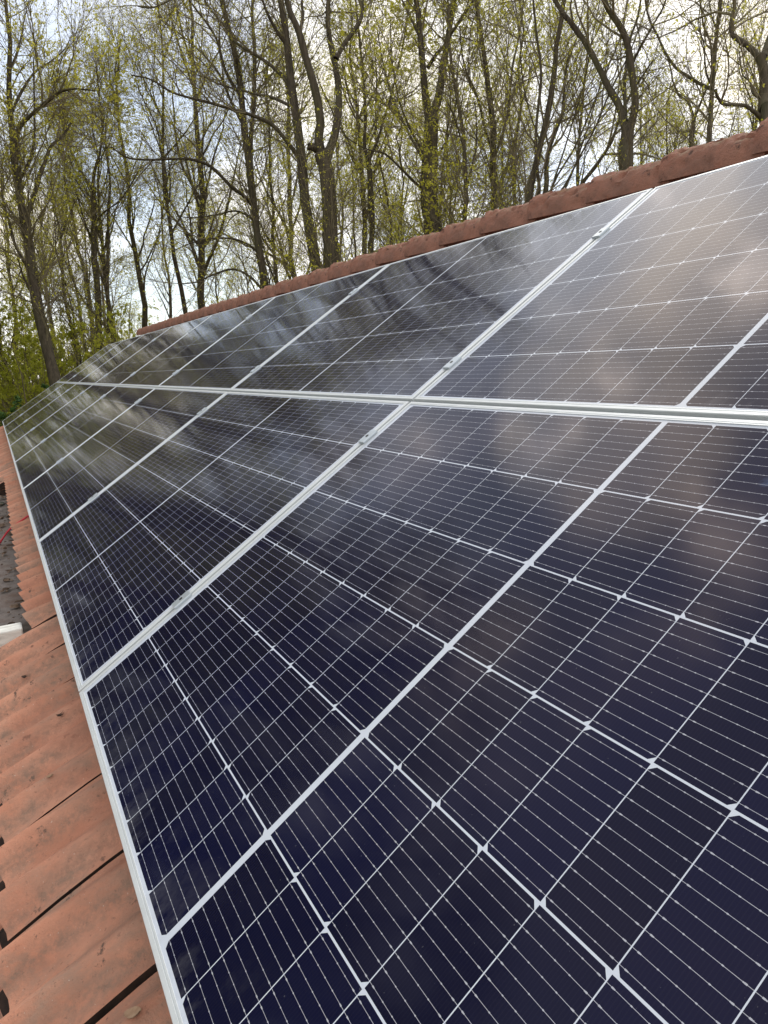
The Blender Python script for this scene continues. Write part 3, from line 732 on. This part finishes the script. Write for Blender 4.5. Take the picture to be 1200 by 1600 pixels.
traced_tree('oak_tree', 'broad twin stemmed oak with long low branches reaching left', 25, [
    ([(412, 455), (406, 400), (398, 330), (390, 260), (380, 190), (372, 110), (358, 50), (346, 0), (330, -90), (315, -200)], (13, 6), 0),
    ([(396, 322), (380, 305), (362, 292), (333, 263), (310, 252), (287, 248), (240, 249), (200, 247), (174, 230)], (6.5, 2), -3),
    ([(392, 270), (392, 220), (396, 150), (398, 80), (394, 20), (400, -60), (395, -180)], (8, 4), 1.6),
    ([(380, 195), (362, 160), (345, 120), (322, 90), (290, 60), (262, 40), (240, 20)], (5, 1.5), 2.5),
    ([(400, 345), (370, 330), (340, 335), (305, 340), (275, 338)], (3.5, 1.2), 2),
    ([(376, 150), (352, 110), (338, 60), (310, 20), (285, -5), (240, 12), (215, 10)], (5, 1.5), -2),
    ([(404, 395), (380, 378), (350, 372), (310, 376), (270, 392)], (4, 1.2), -2),
    ([(408, 450), (390, 432), (365, 421), (335, 428), (310, 440), (280, 444)], (4.5, 1.5), -1.5)], 13, 220, 2600, 6000, 22000, M_LEAFO, up=.02, t0=.15)
traced_tree('oak_tree', 'thick upright trunk dividing high up into a narrow vee', 21, [
    ([(676, 385), (674, 330), (673, 280), (672, 225), (672, 178)], (30, 21), 0),
    ([(671, 182), (665, 150), (660, 105), (657, 60), (652, 10), (640, -50), (628, -180)], (13, 5), -1.2),
    ([(675, 182), (685, 148), (693, 100), (700, 55), (708, 5), (716, -60), (720, -200)], (14, 5), 1.4),
    ([(668, 106), (680, 88), (695, 70), (710, 45), (725, 22), (738, 3), (750, -40)], (6, 3), -1.6),
    ([(657, 60), (645, 35), (632, 8), (615, -30)], (5, 2), 1),
    ([(664, 255), (645, 220), (628, 185), (612, 150), (600, 105), (590, 50)], (5, 2), 2),
    ([(666, 300), (648, 285), (625, 262), (600, 240), (570, 232), (540, 214)], (5, 1.5), -2),
    ([(662, 240), (640, 200), (622, 150), (612, 90), (610, 30)], (4.5, 1.5), -1.2),
    ([(680, 250), (700, 215), (712, 165), (716, 100), (730, 40)], (4, 1.5), 1.6)], 14, 140, 1500, 4500, 14000, t0=.3)
traced_tree('oak_tree', 'stout grey trunk right of centre forking wide into two limbs', 17, [
    ([(977, 285), (977, 255), (979, 225), (980, 203)], (22, 19), 0),
    ([(978, 206), (970, 175), (948, 130), (922, 80), (897, 42), (868, 3), (840, -60), (815, -150)], (12, 5), 1.2),
    ([(982, 206), (992, 175), (994, 148), (986, 105), (977, 60), (962, 32), (946, 5), (930, -60), (925, -180)], (13, 6), -1),
    ([(978, 190), (976, 150), (978, 110), (985, 60), (1000, 10), (1005, -60)], (6, 3), 1.8),
    ([(986, 105), (1000, 75), (1020, 40), (1040, 0), (1050, -70)], (4, 2), -1.2),
    ([(984, 225), (1000, 200), (1025, 180), (1045, 155), (1060, 120)], (3, 1), 1.6)], 15, 80, 700, 2100, 5000, t0=.3)
traced_tree('young_oak', 'crooked tree behind the ridge with a limb arching left', 17, [
    ([(1106, 245), (1108, 215), (1112, 150), (1117, 80), (1124, 10), (1128, -60), (1135, -200)], (8, 4.5), 0),
    ([(1110, 138), (1095, 132), (1078, 122), (1055, 104), (1040, 82), (1027, 55), (1012, 22), (1005, -30)], (6, 2.5), .9),
    ([(1109, 130), (1102, 105), (1100, 70), (1092, 40), (1095, 0)], (3, 1.5), -.9),
    ([(1120, 45), (1112, 25), (1108, 0), (1100, -50)], (3, 1.5), .7)], 16, 70, 600, 1800, 2600, t0=.2)
traced_tree('young_oak', 'small bent tree low behind the ridge tiles at right', 18, [
    ([(1079, 250), (1081, 215), (1084, 184)], (7.5, 6), 0),
    ([(1084, 186), (1076, 160), (1062, 150), (1052, 130), (1048, 108), (1040, 80)], (4.5, 2), .8),
    ([(1085, 186), (1095, 160), (1104, 138), (1112, 110), (1110, 60)], (4, 2), -.7)], 17, 60, 500, 1400, 3000, t0=.25)
traced_tree('oak_tree', 'gnarled grey tree cut off by the right edge', 14, [
    ([(1197, 215), (1195, 180), (1196, 140), (1194, 108), (1188, 88)], (17, 15), 0),
    ([(1188, 92), (1172, 75), (1155, 62), (1143, 50), (1144, 25), (1148, 0), (1140, -60)], (10, 5), .8),
    ([(1190, 186), (1178, 175), (1165, 166), (1148, 164), (1130, 162), (1121, 152), (1119, 140)], (6.5, 4), -.6),
    ([(1192, 90), (1200, 65), (1215, 20), (1225, -60), (1240, -180)], (12, 5), .7),
    ([(1190, 155), (1176, 145), (1172, 128), (1160, 115), (1155, 80)], (4, 2), .8)], 18, 50, 500, 1500, 1500, t0=.3)
traced_tree('beech_tree', 'dark twin stemmed tree with a fan of thin leaning stems', 19, [
    ([(826, 330), (832, 290), (840, 245), (853, 190), (864, 130), (870, 70), (880, 10), (885, -60), (895, -200)], (11, 6), 0),
    ([(850, 320), (854, 285), (856, 240), (868, 205), (880, 170), (882, 128), (890, 80)], (8.5, 4), .9),
    ([(840, 325), (842, 290), (838, 250), (838, 200), (845, 120), (838, 50), (830, -30)], (6, 3), -.8),
    ([(858, 310), (868, 280), (898, 230), (922, 175), (948, 110), (972, 50), (985, -20)], (3.5, 1.6), 1.2),
    ([(866, 312), (882, 290), (906, 245), (932, 195), (955, 140), (985, 80), (1010, 10)], (3.5, 1.6), -1),
    ([(872, 312), (890, 280), (918, 200), (938, 130), (950, 60), (955, -10)], (3, 1.4), 1.8),
    ([(905, 305), (912, 285), (932, 258), (955, 222), (968, 185), (990, 140), (1020, 95)], (7, 2.2), -1.6),
    ([(860, 300), (880, 240), (898, 180), (915, 120), (925, 60), (940, -10)], (3, 1.4), .6),
    ([(845, 225), (826, 170), (815, 110), (812, 50), (800, -20)], (3, 1.4), 1.3)], 19, 130, 1100, 3300, 8000, t0=.25, up=.09)
traced_tree('young_oak', 'slim pale trunk forking just right of the sawn limb tree', 25, [
    ([(580, 420), (582, 370), (581, 320), (578, 275), (576, 248)], (9.5, 8), 0),
    ([(576, 250), (569, 225), (571, 180), (567, 120), (562, 60), (556, 0), (550, -120)], (6, 3), .8),
    ([(577, 250), (590, 218), (600, 185), (608, 160), (618, 120), (630, 70), (640, 0)], (5, 2.5), -.8),
    ([(566, 190), (550, 165), (540, 130), (535, 90)], (3, 1.5), 1.4)], 20, 90, 900, 2600, 8000, t0=.3)
traced_tree('young_oak', 'slender leafy tree left of the dark twin stemmed one', 22, [
    ([(772, 350), (773, 310), (770, 260), (772, 200), (764, 150), (757, 90), (748, 30), (740, -40), (735, -160)], (12, 5), 0),
    ([(771, 250), (784, 215), (795, 170), (800, 110), (812, 50), (820, -20)], (5, 2.5), 1.2),
    ([(769, 235), (758, 200), (745, 150), (725, 100), (718, 40)], (4.5, 2), -1.2),
    ([(772, 300), (790, 270), (806, 255), (812, 235)], (5, 3), .9)], 21, 110, 1200, 3000, 17000, t0=.25)
traced_tree('young_oak', 'thin tree in fresh leaf between the vee trunk and the slender one', 20, [
    ([(726, 375), (728, 320), (726, 260), (722, 200), (712, 140), (704, 80), (700, 10), (698, -100)], (7, 3), 0),
    ([(727, 300), (738, 260), (745, 215), (742, 160)], (4, 2), 1),
    ([(724, 230), (712, 190), (700, 160)], (3, 1.5), -1)], 22, 90, 900, 2300, 14000, t0=.1)
traced_tree('oak_tree', 'big leaning oak at the left above the green bushes', 19, [
    ([(88, 600), (78, 560), (62, 490), (50, 430), (42, 370), (33, 318), (25, 260), (20, 205), (15, 156), (13, 118), (16, 70), (10, 10), (5, -80)], (18, 4), 0),
    ([(40, 345), (48, 320), (66, 262), (80, 228), (98, 212), (112, 190)], (8.5, 2.5), 1.2),
    ([(24, 240), (28, 205), (50, 178), (80, 154), (98, 142), (120, 139), (150, 142)], (7, 1.6), -1.6),
    ([(20, 172), (36, 138), (54, 113), (78, 97), (100, 78), (112, 55)], (5, 1.3), 1.8),
    ([(30, 285), (50, 240), (54, 190), (53, 140), (52, 90)], (5, 1.5), -1),
    ([(45, 420), (25, 385), (12, 340), (0, 300), (-30, 240)], (6, 2), 1.4),
    ([(58, 470), (48, 455), (36, 430), (28, 405)], (5, 2), -1),
    ([(16, 110), (30, 70), (38, 30), (45, 0)], (3.5, 1), .6)], 23, 120, 1400, 3800, 19000, M_LEAFO, t0=.3)
traced_tree('young_oak', 'three forked tree with yellow leaf clumps left of the long branches', 25, [
    ([(158, 560), (154, 480), (148, 400), (147, 330), (145, 292)], (11, 8), 0),
    ([(145, 296), (136, 285), (120, 255), (109, 230), (100, 200), (98, 150)], (5.5, 2), 1.2),
    ([(145, 292), (149, 262), (156, 240), (160, 200), (155, 150), (150, 100)], (5, 2), -1),
    ([(170, 520), (168, 420), (170, 330), (172, 282), (166, 240), (165, 200), (172, 150)], (5.5, 2), .8),
    ([(147, 350), (165, 330), (190, 310), (215, 270), (225, 250)], (3, 1), -1.6)], 24, 100, 1200, 3400, 20000, t0=.35, clump=1.3, lb=(1.0, 2.6))

# ---- procedural woodland trees: a few models, then copies
def wood_tree(seed, H, r0, nl, lfrac, spread, nb, nt_, nf, nleaf, fork=False, up=.10, lmat=None, leafsize=.034):
    rng = np.random.default_rng(seed); n_ = 16
    z = np.linspace(0, H, n_); xy = np.cumsum(rng.normal(size=(n_, 2)) * H * .008, 0); xy -= xy[0]
    P = np.c_[xy, z - .2]; R = r0 * (1 - .85 * (z / H) ** .9); R[0] *= 1.35
    Ps, Rs = P[None], R[None]; tr = [tubes(Ps, Rs, 9)]
    l1_, lr1 = grow(rng, Ps, Rs, nl, lfrac, .95, H * .22 * spread, H * .42 * spread, (22, 48), 11, .10, up, .014, .02)
    tr.append(tubes(l1_, lr1, 6))
    allP = l1_; allR = lr1
    b1, r1 = grow(rng, allP, allR, nb, .15, 1, 1.0, 3.0, (25, 55), 7, .15, .07, .0085, .006)
    b2, r2 = grow(rng, b1, r1, nt_, .15, 1, .6, 1.6, (20, 55), 5, .17, .05, .006, .0045)
    b3, r3 = grow(rng, b2, r2, nf, .1, 1, .3, .8, (20, 50), 3, .15, .03, .005, .0034)
    crown = join([tubes(b1, r1, 4), tubes(b2, r2, 3), tubes(b3, r3, 3)])
    leaf = leaves_np(rng, b3, nleaf, leafsize, .8) if nleaf else None
    ms = []
    for nm, d_, mt in (('trunk', join(tr), M_BARK), ('crown', crown, M_TWIG), ('foliage', leaf, lmat or M_LEAF)):
        if d_ is None: continue
        me = mesh_np(nm, d_[0], d_[1], nm != 'foliage'); me.materials.append(mt); ms.append((nm, me))
    return ms
MODELS = [wood_tree(31, 19, .20, 16, .38, .8, 160, 1300, 2800, 13000),
          wood_tree(32, 21, .23, 20, .42, .7, 180, 1400, 2900, 9000, lmat=M_LEAFO),
          wood_tree(33, 17, .13, 14, .30, .6, 120, 900, 2400, 16000),
          wood_tree(34, 20, .16, 12, .50, .7, 120, 900, 2300, 12000, lmat=M_LEAFO),
          wood_tree(35, 15, .09, 16, .20, .5, 110, 800, 2200, 17000),
          wood_tree(36, 22, .26, 22, .35, .9, 220, 1500, 3300, 8000, lmat=M_LEAFO)]
def copy_tree(src, parent=None):
    c = src.copy(); COL.objects.link(c); c.parent = parent
    for ch in src.children: copy_tree(ch, c)
    return c
PROTO = {}
def put_tree(k, loc, rz, s, lab, group, lean=(0, 0), name='forest_tree'):
    if k not in PROTO:
        r = empty(name); 
        for nm, me in MODELS[k]: link(nm, me, None, r)
        PROTO[k] = r
    else: r = copy_tree(PROTO[k])
    r.name = name
    r.location = loc; r.rotation_euler = (lean[0], lean[1], rz); r.scale = (s, s, s)
    tag(r, lab, 'tree', group); return r
def ground_at(px, D):
    p = at(px, 560, D); return (p[0], p[1], GZ)
mids = [
    (1, 243, 30, .78, 'straight grey trunk behind the left end of the ridge'),
    (0, 200, 27, .70, 'mossy trunk rising just left of the ridge end'),
    (3, 286, 29, .88, 'straight trunk over the far left part of the ridge'),
    (5, 325, 34, 1.0, 'large sparsely leafed tree far behind the low arching branches'),
    (4, 120, 24, .66, 'thin leaning pole of a tree beside the big leaning oak'),
    (3, 104, 31, .74, 'slim sparse tree in the bright gap at left'),
    (2, 435, 30, 1.0, 'thin trunk seen between the twin stemmed oak and dark trunk'),
    (0, 548, 33, 1.0, 'narrow tree behind the forked tree'),
    (4, 615, 28, 1.0, 'leafy pole sized tree between two trunks left of the vee'),
    (2, 640, 34, .95, 'small leafing tree far behind the thick vee trunk'),
    (4, 700, 24, 1.0, 'green leafed sapling right beside the thick vee trunk'),
    (2, 800, 27, 1.0, 'leafing tree behind the slender leafy one'),
    (3, 905, 31, .9, 'sparse slim tree behind the fan of leaning stems'),
    (2, 1035, 29, .8, 'low leafing tree behind the ridge right of the stout fork'),
    (3, 1160, 26, .8, 'thin sparse tree behind the gnarled one at right'),
    (4, 12, 26, .95, 'leafy young tree at the left edge of the wood')]
rng0 = random.Random(8)
for k, px, D, s, lab in mids:
    put_tree(k, ground_at(px, D), rng0.uniform(0, 6.28), s, lab, None, (rng0.uniform(-.03, .03), rng0.uniform(-.03, .03)))
# deeper in the wood
used = []
for i in range(30):
    px = -60 + ((i * 0.618034 % 1.0) ** 1.6) * 1330; D = 36 + 26 * rng0.random()
    k = rng0.choice([0, 1, 2, 3, 3, 4, 5, 1])
    put_tree(k, ground_at(px, D), rng0.uniform(0, 6.28), (rng0.uniform(.62, .9) if px < 400 or px > 830 else rng0.uniform(.9, 1.2)), 'thin distant tree crowded deep in the spring wood', 'distant trees deep in the wood', (rng0.uniform(-.05, .05), rng0.uniform(-.05, .05)))
# left of the picture, seen only mirrored in the glass
for i in range(40):
    a = math.radians(184 + 54 * (i / 39)); d = 17 + 20 * rng0.random()
    put_tree(rng0.choice([0, 1, 2, 3, 5]), (CAM[0] + d * math.cos(a), CAM[1] + d * math.sin(a), GZ), rng0.uniform(0, 6.28), rng0.uniform(.8, 1.05), 'woodland tree reflected in the lower panels', 'trees mirrored in the glass', (rng0.uniform(-.04, .04), rng0.uniform(-.04, .04)))

for i in range(16):
    a = math.radians(183.5 + 12 * (i / 15)); d = 22 + 12 * rng0.random()
    put_tree(rng0.choice([0, 2, 4]), (CAM[0] + d * math.cos(a), CAM[1] + d * math.sin(a), GZ), rng0.uniform(0, 6.28), rng0.uniform(.8, 1.05), 'woodland tree reflected in the lower panels', 'trees mirrored in the glass', (rng0.uniform(-.04, .04), rng0.uniform(-.04, .04)))

# ---- undergrowth
def shrub_model(seed, H, W_, nst, nleaf, lmat, leafsize, dense=False):
    rng = np.random.default_rng(seed)
    st = np.zeros((nst, 9, 3)); d = nrmz(np.c_[rng.normal(size=(nst, 2)) * (.8 if dense else .42), np.full(nst, 1.)])
    st[:, 0, :2] = rng.normal(size=(nst, 2)) * W_ * .18
    hh = H * rng.uniform(.55, 1., nst)
    for j in range(1, 9):
        d = nrmz(d + rng.normal(size=(nst, 3)) * .10 + np.array([0, 0, .05])); st[:, j] = st[:, j - 1] + d * (hh / 8)[:, None]
    rr = np.linspace(1, .2, 9)[None] * rng.uniform(.012, .028, nst)[:, None]
    b1, r1 = grow(rng, st, rr, nst * 9, .12, 1, .5, 1.5, (25, 65), 6, .18, .05, .008, .004)
    b2, r2 = grow(rng, b1, r1, nst * 40, .1, 1, .25, .8, (20, 60), 4, .2, .04, .006, .0035)
    tw = join([tubes(b1, r1, 4), tubes(b2, r2, 3)]); lf = leaves_np(rng, b2, nleaf, leafsize, .5)
    ms = []
    for nm, d_, mt in (('branches', join([tubes(st, rr, 6), tw]), M_TWIG), ('foliage', lf, lmat)):
        me = mesh_np(nm, d_[0], d_[1], nm != 'foliage'); me.materials.append(mt); ms.append((nm, me))
    return ms
SH = [shrub_model(51, 5.2, 3.0, 20, 30000, M_SHRUB, .028), shrub_model(52, 4.4, 2.6, 18, 26000, M_SHRUB, .028),
      shrub_model(53, 3.3, 2.4, 22, 22000, M_LAUREL, .05, True), shrub_model(54, 6.0, 2.6, 12, 16000, M_LEAF, .028)]
SPROTO = {}
def put_shrub(k, loc, s, lab, group=None, name='shrub'):
    if k not in SPROTO:
        r = empty(name)
        for nm, me in SH[k]: link(nm, me, None, r)
        SPROTO[k] = r
    else: r = copy_tree(SPROTO[k])
    r.name = name; r.location = loc; r.rotation_euler = (0, 0, rng0.uniform(0, 6.28)); r.scale = (s, s, s); tag(r, lab, 'shrub', group)
put_shrub(3, ground_at(172, 30), .85, 'yellow green bush in the gap behind the three forked tree')
put_shrub(1, ground_at(85, 27), 1.5, 'bright bush directly behind the foot of the big leaning oak')
put_shrub(2, ground_at(50, 17), 1.08, 'dark glossy evergreen bush behind the far end of the panels', None, 'evergreen_shrub')
put_shrub(0, ground_at(2, 24), 1.5, 'bright green leafing bush at the left edge')
put_shrub(0, ground_at(52, 24), 1.4, 'bright green bush behind the dark evergreen bush')
put_shrub(1, ground_at(112, 23), 1.35, 'green bush right of the big leaning oak')
put_shrub(1, ground_at(155, 25), 1.4, 'olive green bush at the foot of the three forked tree')
put_shrub(3, ground_at(205, 24), 1.05, 'tall yellow green bush at the left end of the ridge')
put_shrub(3, ground_at(262, 28), 1.1, 'yellow green bush peeping over the far end of the ridge')
put_shrub(3, ground_at(700, 20), 1.05, 'leafy yellow green bush beside the thick vee trunk')
put_shrub(3, ground_at(790, 22), 1.1, 'leafy yellow green bush below the slender leafy tree')
put_shrub(3, ground_at(600, 27), .95, 'light leafy bush behind the slim pale fork')
put_shrub(3, ground_at(345, 30), .95, 'thin leafy bush behind the low arching branches')
for i in range(16):
    px = -80 + (i * .618034 % 1) * 560
    put_shrub(rng0.choice([0, 1, 3]), ground_at(px, 30 + 14 * rng0.random()), rng0.uniform(1.1, 1.5), 'hazy green undergrowth bush deep between the trunks', 'undergrowth bushes deep in the wood')
for i in range(14):
    a = math.radians(191 + 38 * (i / 13)); d = 24 + 8 * rng0.random()
    put_shrub(rng0.choice([0, 1, 2]), (CAM[0] + d * math.cos(a), CAM[1] + d * math.sin(a), GZ), rng0.uniform(1.2, 1.7), 'green bush reflected in the lower panels', 'bushes mirrored in the glass')

# ---- the far wood that reads as one mass
rng = np.random.default_rng(77); nS = 150
a_ = np.radians(rng.uniform(60, 245, nS)); d_ = rng.uniform(64, 120, nS)
P0 = np.stack([CAM[0] + d_ * np.cos(a_), CAM[1] + d_ * np.sin(a_), np.full(nS, GZ)], 1)
Hs = rng.uniform(11, 19, nS); ks = np.linspace(0, 1, 8)
P = P0[:, None, :] + np.stack([np.cumsum(rng.normal(size=(nS, 8)) * .14, 1), np.cumsum(rng.normal(size=(nS, 8)) * .14, 1), ks[None] * Hs[:, None]], -1)
R = (1 - .8 * ks)[None] * rng.uniform(.10, .24, nS)[:, None]
b1, r1 = grow(rng, P, R, nS * 12, .25, 1, 2, 6, (20, 50), 6, .12, .10, .012, .012)
b2, r2 = grow(rng, b1, r1, nS * 40, .1, 1, .8, 2.2, (20, 50), 4, .15, .05, .008, .009)
fw = join([tubes(P, R, 6), tubes(b1, r1, 4), tubes(b2, r2, 3)])
me = mesh_np('far_wood', fw[0], fw[1]); me.materials.append(M_TWIG); fwo = link('far_wood', me)
tag(fwo, 'far wood of thin trees closing the view behind the trees', 'wood', None, 'stuff')
lf = leaves_np(rng, b2, 60000, .12, .8); lo = mesh_np('far_foliage', lf[0], lf[1], False); lo.materials.append(M_LEAFO); link('far_foliage', lo, None, fwo)
